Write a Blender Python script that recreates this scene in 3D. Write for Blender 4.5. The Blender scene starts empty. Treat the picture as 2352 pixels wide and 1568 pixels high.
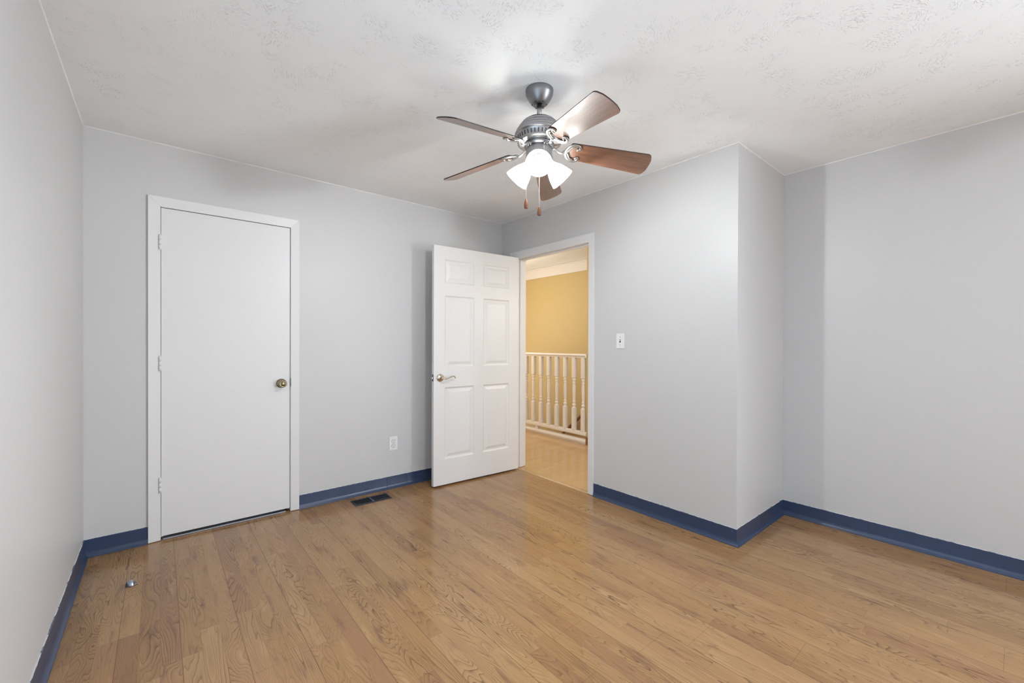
import bpy, bmesh, math, random
from mathutils import Vector, Matrix
random.seed(7)
S = bpy.context.scene
COL = S.collection
PI = math.pi

# ------------------------------------------------------------------ dimensions (metres)
H = 2.44                                   # ceiling height
XL, YA, XD, YR, XR = -0.3268, 3.404, 2.6697, 1.0965, 3.4409
YB = -3.60                                 # rear wall behind the camera
XH, XS, YH = 3.96, 4.74, 3.37              # hall rail line, stairwell wall, end of the hall wall
CAM_H = 1.2196

# ------------------------------------------------------------------ camera
YAW, ROLL, PITCH, FPX, CX, CY = 0.7015, 0.0034, -0.0045, 973.25, 1187.49, 793.21
W_, H_ = 2352, 1568
cam = bpy.data.cameras.new('camera')
cam_o = bpy.data.objects.new('camera', cam)
COL.objects.link(cam_o)
right = Vector((math.cos(YAW), -math.sin(YAW), 0))
fw0 = Vector((math.sin(YAW), math.cos(YAW), 0))
zz = Vector((0, 0, 1))
fwd = fw0 * math.cos(PITCH) + zz * math.sin(PITCH)
up = zz * math.cos(PITCH) - fw0 * math.sin(PITCH)
R_ = right * math.cos(ROLL) + up * math.sin(ROLL)
U_ = up * math.cos(ROLL) - right * math.sin(ROLL)
m = Matrix((R_, U_, -fwd)).transposed().to_4x4()
m.translation = (0, 0, CAM_H)
cam_o.matrix_world = m
cam.sensor_width = 36
cam.lens = FPX / W_ * 36
cam.shift_x = (W_ / 2 - CX) / W_
cam.shift_y = (CY - H_ / 2) / W_
cam.clip_start = 0.02
S.camera = cam_o

# ------------------------------------------------------------------ colour management, world, lights
S.view_settings.view_transform = 'Standard'
S.view_settings.look = 'None'
S.view_settings.gamma = 1
S.view_settings.use_curve_mapping = False
S.view_settings.exposure = 0.06
S.cycles.max_bounces = 10
S.cycles.diffuse_bounces = 6
S.cycles.glossy_bounces = 4
S.cycles.transparent_max_bounces = 12
S.cycles.sample_clamp_indirect = 4.0

world = bpy.data.worlds.new('sky')
S.world = world
world.use_nodes = True
bg = world.node_tree.nodes['Background']
bg.inputs['Color'].default_value = (0.78, 0.88, 1.0, 1)
bg.inputs['Strength'].default_value = 0.25


def area_light(name, loc, direction, sx, sy, power, color):
    l = bpy.data.lights.new(name, 'AREA')
    l.shape = 'RECTANGLE'
    l.size, l.size_y = sx, sy
    l.energy = power
    l.color = color
    o = bpy.data.objects.new(name, l)
    COL.objects.link(o)
    o.location = loc
    o.rotation_euler = Vector(direction).to_track_quat('-Z', 'Y').to_euler()
    return o


def point_light(name, loc, power, color, radius):
    l = bpy.data.lights.new(name, 'POINT')
    l.energy = power
    l.color = color
    l.shadow_soft_size = radius
    o = bpy.data.objects.new(name, l)
    COL.objects.link(o)
    o.location = loc
    return o


# window openings (left wall, and one added in the recessed wall for light)
W1 = (-3.30, -1.50, 0.12, 2.10)   # recessed wall, unseen, added for fill light: y0, y1, z0, z1
W2 = (0.05, 1.25, 0.30, 1.95)     # left wall: y0, y1, z0, z1
FILL_C = (0.82, 0.905, 1.0)
area_light('recess_fill', (XR + 0.50, -3.25, 1.05), (-1, 0, 0.2), 3.5, 2.3, 665, FILL_C)  # oversized fill added outside the unseen opening, evens out the left side
area_light('daylight_side', (XL - 0.16, (W2[0] + W2[1]) / 2, (W2[2] + W2[3]) / 2), (1, 0, 0),
           W2[1] - W2[0], W2[3] - W2[2], 20, (0.58, 0.79, 1.0))
BULB_W = 29.0
BULB_C = (0.96, 0.985, 1.0)
point_light('hall_fill', (3.35, 4.75, 1.9), 21, (1.0, 0.97, 0.92), 0.12)  # unseen light added to brighten the yellow hall walls
point_light('baluster_fill', (3.40, 1.55, 1.7), 24, (1.0, 0.97, 0.92), 0.12)  # added light for the front faces of the balusters
area_light('stairwell_fill', (4.35, 6.1, 0.1), (0, -1, 0.1), 0.7, 1.6, 6, (1.0, 0.97, 0.92))  # added to lift the dim lower stairwell wall
area_light('hall_end_fill', (3.35, 6.1, 1.2), (0, -1, -0.1), 0.9, 1.6, 14, (1.0, 0.98, 0.95))  # extra hall light added at the closed end, no opening there

# ------------------------------------------------------------------ material helpers


def lin(r, g, b):
    f = lambda c: (c / 255) / 12.92 if c / 255 <= 0.04045 else ((c / 255 + 0.055) / 1.055) ** 2.4
    return (f(r), f(g), f(b), 1)


class NT:
    def __init__(self, name):
        self.m = bpy.data.materials.new(name)
        self.m.use_nodes = True
        self.t = self.m.node_tree
        self.b = self.t.nodes['Principled BSDF']
        self.out = self.t.nodes['Material Output']

    def n(self, kind, **kw):
        nd = self.t.nodes.new(kind)
        for k, v in kw.items():
            setattr(nd, k, v)
        return nd

    def put(self, sock, v):
        if v is None:
            return
        if isinstance(v, bpy.types.NodeSocket):
            self.t.links.new(v, sock)
        else:
            sock.default_value = v

    def math(self, op, a, b=None, c=None):
        nd = self.n('ShaderNodeMath', operation=op)
        self.put(nd.inputs[0], a)
        self.put(nd.inputs[1], b)
        self.put(nd.inputs[2], c)
        return nd.outputs[0]

    def comb(self, x, y, z):
        nd = self.n('ShaderNodeCombineXYZ')
        for i, v in enumerate((x, y, z)):
            self.put(nd.inputs[i], v)
        return nd.outputs[0]

    def sep(self, v):
        nd = self.n('ShaderNodeSeparateXYZ')
        self.put(nd.inputs[0], v)
        return nd.outputs

    def pos(self):
        return self.n('ShaderNodeTexCoord').outputs['Object']

    def noise(self, vec, scale, detail=2, rough=0.5, dist=0.0):
        nd = self.n('ShaderNodeTexNoise')
        self.put(nd.inputs['Vector'], vec)
        self.put(nd.inputs['Scale'], scale)
        self.put(nd.inputs['Detail'], detail)
        self.put(nd.inputs['Roughness'], rough)
        self.put(nd.inputs['Distortion'], dist)
        return nd.outputs[0]

    def ramp(self, fac, stops, interp='LINEAR'):
        nd = self.n('ShaderNodeValToRGB')
        nd.color_ramp.interpolation = interp
        el = nd.color_ramp.elements
        while len(el) < len(stops):
            el.new(0.5)
        for e, (p_, c) in zip(el, stops):
            e.position = p_
            e.color = c if len(c) == 4 else (*c, 1)
        self.put(nd.inputs[0], fac)
        return nd.outputs[0]

    def map(self, v, a, b, c=0.0, d=1.0):
        nd = self.n('ShaderNodeMapRange')
        nd.clamp = True
        for i, x in enumerate((v, a, b, c, d)):
            self.put(nd.inputs[i], x)
        return nd.outputs[0]

    def mix(self, fac, a, b, blend='MIX'):
        nd = self.n('ShaderNodeMix', data_type='RGBA', blend_type=blend)
        self.put(nd.inputs[0], fac)
        self.put(nd.inputs[6], a)
        self.put(nd.inputs[7], b)
        return nd.outputs[2]

    def bump(self, h, strength, dist):
        nd = self.n('ShaderNodeBump')
        nd.inputs['Strength'].default_value = strength
        nd.inputs['Distance'].default_value = dist
        self.put(nd.inputs['Height'], h)
        self.put(self.b.inputs['Normal'], nd.outputs[0])

    def set(self, **kw):
        for k, v in kw.items():
            self.put(self.b.inputs[k.replace('_', ' ')], v)
        return self


g4 = lambda v: (v, v, v, 1)


def plain(name, col, rough=0.5, metal=0.0, spec=0.5, vary=0.03, scale=25.0, bump=0.0, bscale=200.0):
    """simple paint / metal with faint procedural variation"""
    t = NT(name)
    p = t.pos()
    f = t.noise(p, scale, 3)
    c1 = tuple(min(1, c * (1 + vary)) for c in col[:3]) + (1,)
    c0 = tuple(c * (1 - vary) for c in col[:3]) + (1,)
    t.set(Base_Color=t.mix(f, c0, c1), Roughness=rough, Metallic=metal, Specular_IOR_Level=spec)
    if bump:
        t.bump(t.noise(p, bscale, 2), bump, 0.001)
    return t.m


def wood_floor(name, along, pale=0.0):
    t = NT(name)
    sx, sy, sz = t.sep(t.pos())
    x, y = (sx, sy) if along == 'Y' else (sy, sx)
    w = 0.0652
    u = t.math('DIVIDE', t.math('ADD', x, -0.0027 + 10 * w), w)
    i = t.math('FLOOR', u)
    fx = t.math('FRACT', u)
    pl = t.math('FLOOR', t.math('DIVIDE', t.math('ADD', i, 1.0), 3.0))      # three strips to a plank
    wn = lambda v: (lambda nd: (t.put(nd.inputs['Vector'], v), nd)[1])(t.n('ShaderNodeTexWhiteNoise', noise_dimensions='2D'))
    ro = wn(t.comb(i, 3.7, 0)).outputs['Value']
    rp = wn(t.comb(pl, 9.1, 0)).outputs['Value']
    # block ends: strips are cut at random lengths
    v = t.math('ADD', t.math('DIVIDE', y, 0.95), t.math('MULTIPLY', ro, 17.0))
    j = t.math('FLOOR', v)
    fy = t.math('FRACT', v)
    rnd = wn(t.comb(i, j, 0))
    r1, r2, r3 = t.sep(rnd.outputs['Color'])
    # plank ends: the whole plank is cut
    pv = t.math('ADD', t.math('DIVIDE', y, 1.19), t.math('MULTIPLY', rp, 5.0))
    pfy = t.math('FRACT', pv)
    # grain
    gx = t.math('ADD', t.math('MULTIPLY', x, 13.0), t.math('MULTIPLY', r1, 90.0))
    gy = t.math('ADD', t.math('MULTIPLY', y, t.math('ADD', t.math('MULTIPLY', r2, 1.9), 0.9)), t.math('MULTIPLY', r3, 70.0))
    n1 = t.noise(t.comb(gx, gy, t.math('MULTIPLY', r2, 40.0)), 1.0, 1.6, 0.35, 0.25)
    wob = t.noise(t.comb(t.math('MULTIPLY', x, 60.0), t.math('MULTIPLY', y, 16.0), r1), 1.0, 2, 0.5)
    ring = t.math('ADD', t.math('MULTIPLY', n1, 23.0),
                  t.math('MULTIPLY', fx, t.math('MULTIPLY', t.math('MULTIPLY', r3, r3), 6.0)))
    ring = t.math('ADD', ring, t.math('MULTIPLY', wob, 0.5))
    fr = t.math('FRACT', ring)
    line = t.ramp(fr, [(0.0, g4(0.10)), (0.04, g4(1.0)), (0.11, g4(0.8)), (0.20, g4(0.36)), (0.5, g4(0.13)), (0.85, g4(0.0)), (1.0, g4(0.05))])
    lw = t.noise(t.comb(t.math('MULTIPLY', x, 8.0), t.math('MULTIPLY', y, 2.2), r2), 1.0, 2, 0.5)
    lw = t.map(lw, 0.34, 0.66, 0.15, 1.0)
    line = t.math('MULTIPLY', line, lw)
    # base colours of the blocks
    k = 1.0
    base = t.ramp(r3, [(0.0, lin(154, 117, 78)), (0.2, lin(163, 125, 82)), (0.45, lin(168, 130, 87)), (0.7, lin(174, 137, 93)), (0.9, lin(164, 124, 84)), (1.0, lin(150, 112, 77))])
    # broad darker streaks
    st = t.noise(t.comb(t.math('ADD', t.math('MULTIPLY', x, 22.0), t.math('MULTIPLY', r1, 30.0)), t.math('ADD', t.math('MULTIPLY', y, 3.2), t.math('MULTIPLY', r2, 50.0)), 2.0), 1.0, 3, 0.6)
    stm = t.map(st, 0.57, 0.74, 0.0, 0.75)
    base = t.mix(stm, base, lin(118, 84, 66))
    lt = t.map(st, 0.42, 0.28, 0.0, 0.5)
    base = t.mix(lt, base, lin(190, 152, 108))
    col = t.mix(t.math('MULTIPLY', line, 0.80), base, lin(80, 50, 32))
    # fine pores
    fib = t.noise(t.comb(t.math('MULTIPLY', x, 420.0), t.math('MULTIPLY', y, 9.0), r1), 1.0, 2, 0.6)
    col = t.mix(t.map(fib, 0.5, 0.75, 0.0, 0.28), col, lin(112, 78, 52))
    # small knots / dark flecks
    kn = t.noise(t.comb(t.math('MULTIPLY', x, 30.0), t.math('MULTIPLY', y, 12.0), 5.0), 1.0, 1)
    col = t.mix(t.map(kn, 0.76, 0.82, 0.0, 0.8), col, lin(84, 55, 40))
    # joints
    ex = t.math('MINIMUM', fx, t.math('SUBTRACT', 1.0, fx))
    strip_edge = t.map(ex, 0.0, 0.028, 0.30, 0.0)
    pm = t.math('FLOORED_MODULO', t.math('ADD', u, 1.0), 3.0)
    pe = t.math('MINIMUM', pm, t.math('SUBTRACT', 3.0, pm))
    plank_edge = t.map(pe, 0.0, 0.035, 0.75, 0.0)
    ey = t.math('MINIMUM', fy, t.math('SUBTRACT', 1.0, fy))
    end_edge = t.map(ey, 0.0, 0.002, 0.25, 0.0)
    py = t.math('MINIMUM', pfy, t.math('SUBTRACT', 1.0, pfy))
    pend = t.map(py, 0.0, 0.0013, 0.5, 0.0)
    e = t.math('MAXIMUM', t.math('MAXIMUM', strip_edge, plank_edge), t.math('MAXIMUM', end_edge, pend))
    col = t.mix(e, col, lin(92, 62, 42))
    if pale:
        col = t.mix(pale, col, lin(212, 180, 132))  # paler tint stands in for the light falling on the hall floor
    t.set(Base_Color=col, Roughness=t.map(fib, 0.3, 0.7, 0.15, 0.20), Specular_IOR_Level=0.5)
    t.bump(t.math('SUBTRACT', 1.0, e), 0.25, 0.0006)
    return t.m


def ceiling_mat():
    t = NT('stomped_ceiling_plaster')
    p = t.pos()
    vo = t.n('ShaderNodeTexVoronoi', feature='F1', voronoi_dimensions='2D')
    wp = t.noise(p, 7.0, 2)
    sx, sy, sz = t.sep(p)
    off = t.math('MULTIPLY', t.math('SUBTRACT', wp, 0.5), 0.10)
    q = t.comb(t.math('ADD', sx, off), t.math('SUBTRACT', sy, off), 0)
    t.put(vo.inputs['Vector'], q)
    vo.inputs['Scale'].default_value = 6.6
    cr, cg, cb = t.sep(vo.outputs['Color'])
    mask = t.map(vo.outputs['Distance'], 0.66, 0.34, 0.0, 1.0)
    mask = t.math('MULTIPLY', mask, t.map(cg, 0.05, 0.45, 0.35, 1.0))
    patch = t.map(t.noise(p, 17.0, 2), 0.41, 0.54, 0.0, 1.0)
    mask = t.math('MULTIPLY', mask, patch)
    rot = t.n('ShaderNodeVectorRotate', rotation_type='Z_AXIS')
    t.put(rot.inputs['Vector'], p)
    t.put(rot.inputs['Angle'], t.math('MULTIPLY', cr, 6.28))
    rx, ry, rz = t.sep(rot.outputs[0])
    n = t.noise(t.comb(t.math('MULTIPLY', rx, 70.0), t.math('MULTIPLY', ry, 175.0), t.math('MULTIPLY', cb, 9.0)), 1.0, 2, 0.55)
    ridge = t.map(n, 0.555, 0.655, 0.0, 1.0)
    h = t.math('MULTIPLY', ridge, mask)
    h = t.math('ADD', h, t.math('MULTIPLY', t.noise(p, 120.0, 2), 0.10))
    h = t.math('ADD', h, t.math('MULTIPLY', t.noise(p, 5.0, 2), 0.35))
    t.set(Base_Color=(0.915, 0.94, 0.955, 1), Roughness=0.85, Specular_IOR_Level=0.25)
    t.bump(h, 0.9, 0.0021)
    return t.m


def wall_mat(name, col, rough=0.42):
    t = NT(name)
    p = t.pos()
    f = t.noise(p, 1.6, 3)
    c0 = tuple(c * 0.985 for c in col[:3]) + (1,)
    c1 = tuple(min(1, c * 1.015) for c in col[:3]) + (1,)
    t.set(Base_Color=t.mix(f, c0, c1), Roughness=rough, Specular_IOR_Level=0.45)
    t.bump(t.math('ADD', t.noise(p, 260.0, 2), t.math('MULTIPLY', t.noise(p, 30.0, 2), 1.5)), 0.12, 0.0008)
    return t.m


def vinyl_mat():
    t = NT('blue_vinyl_cove_base')
    p = t.pos()
    sx, sy, sz = t.sep(p)
    f = t.noise(p, 9.0, 4)
    c = t.mix(f, (0.025, 0.046, 0.104, 1), (0.032, 0.057, 0.122, 1))
    # wall paint lapped over the top edge, and a few chips
    rag = t.noise(p, 38.0, 3, 0.6)
    lap = t.map(t.math('ADD', sz, t.math('MULTIPLY', t.math('SUBTRACT', rag, 0.5), 0.0055)), 0.1006, 0.1010, 0.0, 1.0)
    chip = t.map(t.noise(p, 55.0, 2), 0.775, 0.785, 0.0, 0.8)
    t.set(Base_Color=t.mix(t.math('MAXIMUM', lap, chip), c, (0.62, 0.62, 0.62, 1)), Roughness=0.29, Specular_IOR_Level=0.55)
    t.bump(t.noise(p, 9.0, 2), 0.06, 0.002)
    return t.m


def blade_mat():
    t = NT('cherry_blade_veneer')
    p = t.pos()
    sx, sy, sz = t.sep(p)
    n = t.noise(t.comb(t.math('MULTIPLY', sx, 3.5), t.math('MULTIPLY', sy, 55.0), sz), 1.0, 3, 0.6, 0.6)
    fib = t.noise(t.comb(t.math('MULTIPLY', sx, 22.0), t.math('MULTIPLY', sy, 420.0), sz), 1.0, 2, 0.6)
    c = t.ramp(n, [(0.25, (0.050, 0.017, 0.009, 1)), (0.5, (0.135, 0.050, 0.022, 1)), (0.75, (0.215, 0.088, 0.038, 1))])
    c = t.mix(t.map(fib, 0.5, 0.72, 0, 0.55), c, (0.045, 0.016, 0.009, 1))
    t.set(Base_Color=c, Roughness=0.36, Specular_IOR_Level=0.8, Coat_Weight=1.0, Coat_Roughness=0.42, Coat_IOR=2.0)
    t.bump(fib, 0.06, 0.0005)
    return t.m


def shade_mat():
    t = NT('frosted_white_glass')
    nd = t.t.nodes
    tr = nd.new('ShaderNodeBsdfTranslucent')
    tr.inputs[0].default_value = (0.95, 0.94, 0.91, 1)
    tp = nd.new('ShaderNodeBsdfTransparent')
    tp.inputs[0].default_value = (1, 0.985, 0.95, 1)
    gl = nd.new('ShaderNodeBsdfGlossy')
    gl.inputs['Roughness'].default_value = 0.25
    cl = t.noise(t.pos(), 40.0, 2)
    m1 = nd.new('ShaderNodeMixShader')
    t.put(m1.inputs[0], t.map(cl, 0.3, 0.7, 0.22, 0.26))
    t.put(m1.inputs[1], tr.outputs[0])
    t.put(m1.inputs[2], tp.outputs[0])
    m2 = nd.new('ShaderNodeMixShader')
    m2.inputs[0].default_value = 0.05
    t.put(m2.inputs[1], m1.outputs[0])
    t.put(m2.inputs[2], gl.outputs[0])
    t.put(t.out.inputs[0], m2.outputs[0])
    return t.m


def emit_mat(name, col, strength):
    t = NT(name)
    t.set(Base_Color=(0.9, 0.9, 0.9, 1))
    t.b.inputs['Emission Color'].default_value = col
    f = t.noise(t.pos(), 20.0, 1)
    t.put(t.b.inputs['Emission Strength'], t.map(f, 0.3, 0.7, strength * 0.95, strength))
    return t.m


def glass_mat():
    t = NT('window_glass')
    nd = t.t.nodes
    tp = nd.new('ShaderNodeBsdfTransparent')
    gl = nd.new('ShaderNodeBsdfGlossy')
    gl.inputs['Roughness'].default_value = 0.03
    mx = nd.new('ShaderNodeMixShader')
    mx.inputs[0].default_value = 0.06
    t.put(mx.inputs[1], tp.outputs[0])
    t.put(mx.inputs[2], gl.outputs[0])
    t.put(t.out.inputs[0], mx.outputs[0])
    return t.m


def rail_wood():
    t = NT('stained_rail_wood')
    sx, sy, sz = t.sep(t.pos())
    n = t.noise(t.comb(t.math('MULTIPLY', sx, 80.0), t.math('MULTIPLY', sy, 5.0), t.math('MULTIPLY', sz, 80.0)), 1.0, 3)
    t.set(Base_Color=t.mix(n, (0.20, 0.080, 0.026, 1), (0.40, 0.18, 0.065, 1)), Roughness=0.35)
    return t.m


M = {
    'wall': wall_mat('grey_wall_paint', (0.617, 0.616, 0.614, 1)),
    'yellow': wall_mat('yellow_wall_paint', (0.62, 0.475, 0.225, 1), 0.5),
    'ceiling': ceiling_mat(),
    'floor': wood_floor('cherry_strip_laminate', 'Y'),
    'hallfloor': wood_floor('hall_lit_laminate', 'X', 0.5),  # same laminate as the room, hall light painted into the colour
    'white': plain('white_trim_paint', (0.77, 0.77, 0.77, 1), 0.35, vary=0.012, bump=0.06, bscale=160),
    'door': plain('white_door_paint', (0.765, 0.765, 0.765, 1), 0.38, vary=0.01, bump=0.05, bscale=220),
    'caulk': plain('white_caulk', (0.84, 0.84, 0.84, 1), 0.5),
    'vinyl': vinyl_mat(),
    'pewter': plain('brushed_pewter', (0.40, 0.40, 0.41, 1), 0.34, 1.0, vary=0.05, scale=60),
    'dark_pewter': plain('dark_pewter', (0.26, 0.26, 0.27, 1), 0.36, 1.0, vary=0.05, scale=60),
    'silver': plain('silver_iron_paint', (0.42, 0.42, 0.42, 1), 0.36, 1.0, vary=0.04, scale=60),
    'black': plain('dark_void', (0.012, 0.012, 0.013, 1), 0.6),
    'blade': blade_mat(),
    'blade_edge': plain('dark_blade_edge', (0.018, 0.009, 0.007, 1), 0.4),
    'shade': shade_mat(),
    'bulb': emit_mat('lit_bulb', (1.0, 0.96, 0.88, 1), 9.0),
    'fob': plain('walnut_fob', (0.19, 0.075, 0.035, 1), 0.35, vary=0.35, scale=120),
    'chain': plain('pale_chain', (0.70, 0.69, 0.66, 1), 0.35, 0.6),
    'brass': plain('antique_brass', (0.30, 0.255, 0.16, 1), 0.24, 1.0, vary=0.08),
    'satin': plain('satin_nickel', (0.62, 0.58, 0.50, 1), 0.22, 1.0),
    'steel': plain('blued_steel_dome', (0.42, 0.46, 0.54, 1), 0.24, 1.0),
    'register': plain('black_register_enamel', (0.020, 0.022, 0.028, 1), 0.32),
    'plastic': plain('white_plastic', (0.83, 0.83, 0.83, 1), 0.3, vary=0.01),
    'slot': plain('dark_slot', (0.03, 0.03, 0.03, 1), 0.6),
    'strip': plain('pale_oak_strip', (0.50, 0.33, 0.17, 1), 0.35, vary=0.15, scale=30),
    'sill': plain('grey_metal_strip', (0.36, 0.39, 0.44, 1), 0.35, 0.6),
    'rubber': plain('grey_rubber', (0.10, 0.10, 0.11, 1), 0.6),
    'hallwhite': plain('cream_hall_paint', (0.83, 0.80, 0.77, 1), 0.45, vary=0.012),
    'railwood': rail_wood(),
    'glass': glass_mat(),
}

# ------------------------------------------------------------------ mesh helpers


def box(bm, x0, x1, y0, y1, z0, z1):
    vs = [bm.verts.new(p_) for p_ in ((x0, y0, z0), (x1, y0, z0), (x1, y1, z0), (x0, y1, z0),
                                      (x0, y0, z1), (x1, y0, z1), (x1, y1, z1), (x0, y1, z1))]
    return [bm.faces.new([vs[k] for k in f]) for f in ((3, 2, 1, 0), (4, 5, 6, 7), (0, 1, 5, 4), (1, 2, 6, 5), (2, 3, 7, 6), (3, 0, 4, 7))]


def lathe(bm, prof, seg=48, mat=0, axis=None, cap=True):
    """prof: (r, z) list revolved about z (or placed by matrix axis)"""
    rings = []
    for r, z in prof:
        if r < 1e-6:
            rings.append([bm.verts.new((0, 0, z))])
        else:
            rings.append([bm.verts.new((r * math.cos(2 * PI * k / seg), r * math.sin(2 * PI * k / seg), z)) for k in range(seg)])
    vs = [v for rg in rings for v in rg]
    fs = []
    for a, b in zip(rings[:-1], rings[1:]):
        for k in range(seg):
            k2 = (k + 1) % seg
            if len(a) == 1 and len(b) == 1:
                continue
            if len(a) == 1:
                fs.append(bm.faces.new((a[0], b[k], b[k2])))
            elif len(b) == 1:
                fs.append(bm.faces.new((a[k], b[0], a[k2])))
            else:
                fs.append(bm.faces.new((a[k], b[k], b[k2], a[k2])))
    for f in fs:
        f.smooth = True
        f.material_index = mat
    if axis is not None:
        bmesh.ops.transform(bm, matrix=axis, verts=vs)
    return vs


def tube(bm, pts, radii, seg=12, flat=1.0, cap=True):
    pts = [Vector(p_) for p_ in pts]
    if not isinstance(radii, (list, tuple)):
        radii = [radii] * len(pts)
    rings = []
    prev = None
    for k, p_ in enumerate(pts):
        a = pts[max(0, k - 1)]
        b = pts[min(len(pts) - 1, k + 1)]
        d = (b - a).normalized()
        ref = Vector((0, 0, 1)) if abs(d.z) < 0.95 else Vector((1, 0, 0))
        s = d.cross(ref).normalized()
        u = s.cross(d).normalized()
        if prev is not None and s.dot(prev) < 0:
            s, u = -s, -u
        prev = s
        rings.append([bm.verts.new(p_ + s * radii[k] * math.cos(2 * PI * q / seg) + u * radii[k] * flat * math.sin(2 * PI * q / seg)) for q in range(seg)])
    for a, b in zip(rings[:-1], rings[1:]):
        for q in range(seg):
            f = bm.faces.new((a[q], a[(q + 1) % seg], b[(q + 1) % seg], b[q]))
            f.smooth = True
    if cap:
        bm.faces.new(rings[0][::-1])
        bm.faces.new(rings[-1])


def ball(bm, c, r, sub=2, sc=(1, 1, 1)):
    res = bmesh.ops.create_icosphere(bm, subdivisions=sub, radius=r)
    bmesh.ops.scale(bm, vec=sc, verts=res['verts'])
    bmesh.ops.translate(bm, vec=c, verts=res['verts'])
    for v in res['verts']:
        for f in v.link_faces:
            f.smooth = True


def smooth_curve(pts, n=6):
    """Catmull-Rom through the points"""
    P = [Vector(p_) for p_ in pts]
    P = [P[0] * 2 - P[1]] + P + [P[-1] * 2 - P[-2]]
    out = []
    for k in range(1, len(P) - 2):
        for q in range(n):
            s = q / n
            a, b, c, d = P[k - 1], P[k], P[k + 1], P[k + 2]
            out.append(0.5 * ((2 * b) + (c - a) * s + (2 * a - 5 * b + 4 * c - d) * s * s + (3 * b - a - 3 * c + d) * s ** 3))
    out.append(P[-2])
    return out


def obj(name, bm, mat, parent=None, bevel=0.0, seg=2, loc=None):
    bmesh.ops.recalc_face_normals(bm, faces=bm.faces[:])
    me = bpy.data.meshes.new(name)
    bm.to_mesh(me)
    bm.free()
    mats = mat if isinstance(mat, (list, tuple)) else [mat]
    for mm in mats:
        me.materials.append(M[mm])
    o = bpy.data.objects.new(name, me)
    COL.objects.link(o)
    if parent is not None:
        o.parent = parent
    if loc is not None:
        o.location = loc
    if bevel:
        md = o.modifiers.new('bevel', 'BEVEL')
        md.width = bevel
        md.segments = seg
        md.limit_method = 'ANGLE'
        md.angle_limit = math.radians(40)
        md.harden_normals = False
    return o


def boxes(name, lst, mat, parent=None, bevel=0.0):
    bm = bmesh.new()
    for b in lst:
        box(bm, *b)
    return obj(name, bm, mat, parent, bevel)


def tag(o, label, cat, group=None, kind=None):
    o['label'] = label
    o['category'] = cat
    if group:
        o['group'] = group
    if kind:
        o['kind'] = kind
    return o


def struct(o, label, cat):
    return tag(o, label, cat, kind='structure')


def thing(name, label, cat, loc=(0, 0, 0), rotz=0.0, group=None, kind=None):
    o = bpy.data.objects.new(name, None)
    o.empty_display_size = 0.1
    COL.objects.link(o)
    o.location = loc
    o.rotation_euler = (0, 0, rotz)
    return tag(o, label, cat, group, kind)


# ------------------------------------------------------------------ room shell
T = 0.115
DC0, DC1, DCZ = 0.004, 0.729, 2.052      # closet opening in the back wall (x, x, top)
DO0, DO1, DOZ = 2.256, 3.170, 2.045      # doorway in the right wall (y, y, top)

struct(boxes('wall_left', [
    (XL - T, XL, YB - T, W2[0], 0, H), (XL - T, XL, W2[1], YA + T, 0, H),
    (XL - T, XL, W2[0], W2[1], 0, W2[2]), (XL - T, XL, W2[0], W2[1], W2[3], H)], 'wall'),
    'plain grey side wall closest to the closet door', 'wall')
struct(boxes('wall_back', [
    (XL, DC0, YA, YA + T, 0, H), (DC1, XD + T, YA, YA + T, 0, H), (DC0, DC1, YA, YA + T, DCZ, H)], 'wall'),
    'grey wall holding the closet door and the outlet', 'wall')
struct(boxes('wall_right', [
    (XD, XD + T, YR, DO0 - 0.018, 0, H), (XD, XD + T, DO1 + 0.018, YA, 0, H),
    (XD, XD + T, DO0 - 0.018, DO1 + 0.018, DOZ + 0.018, H)], 'wall'),
    'grey wall with the doorway and light switch', 'wall')
struct(boxes('wall_return', [(XD + T, XR + T, YR, YR + T, 0, H)], 'wall'),
       'narrow shaded grey return wall beside the recess', 'wall')
struct(boxes('wall_recess', [
    (XR, XR + T, YB - T, W1[0], 0, H), (XR, XR + T, W1[1], YR, 0, H),
    (XR, XR + T, W1[0], W1[1], 0, W1[2]), (XR, XR + T, W1[0], W1[1], W1[3], H)], 'wall'),
       'long grey wall set back in the recess, with soft sheen', 'wall')
struct(boxes('wall_rear', [(XL, XR, YB - T, YB, 0, H)], 'wall'),
       'plain grey wall behind the viewpoint', 'wall')

struct(boxes('floor', [(XL - T, 2.682, YB - T, YA + T + 0.6, -0.05, 0), (2.682, XR + T, YB - T, YR + T, -0.05, 0)], 'floor'),
       'glossy brown wood strip laminate floor of the room', 'floor')
struct(boxes('ceiling', [(XL - T, XD + T, YB - T, YA + T, H, H + 0.08), (XD + T, XR + T, YB - T, YR + T, H, H + 0.08)], 'ceiling'),
       'white textured plaster ceiling above the fan', 'ceiling')

# closet behind the shut door
struct(boxes('wall_closet', [(-0.12, -0.10, YA + T, YA + 0.7, 0, H), (0.83, 0.85, YA + T, YA + 0.7, 0, H),
                             (-0.12, 0.85, YA + 0.7, YA + 0.72, 0, H), (-0.12, 0.85, YA + T, YA + 0.72, H, H + 0.02)], 'wall'),
       'closet interior walls behind the shut flat door', 'wall')

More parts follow.
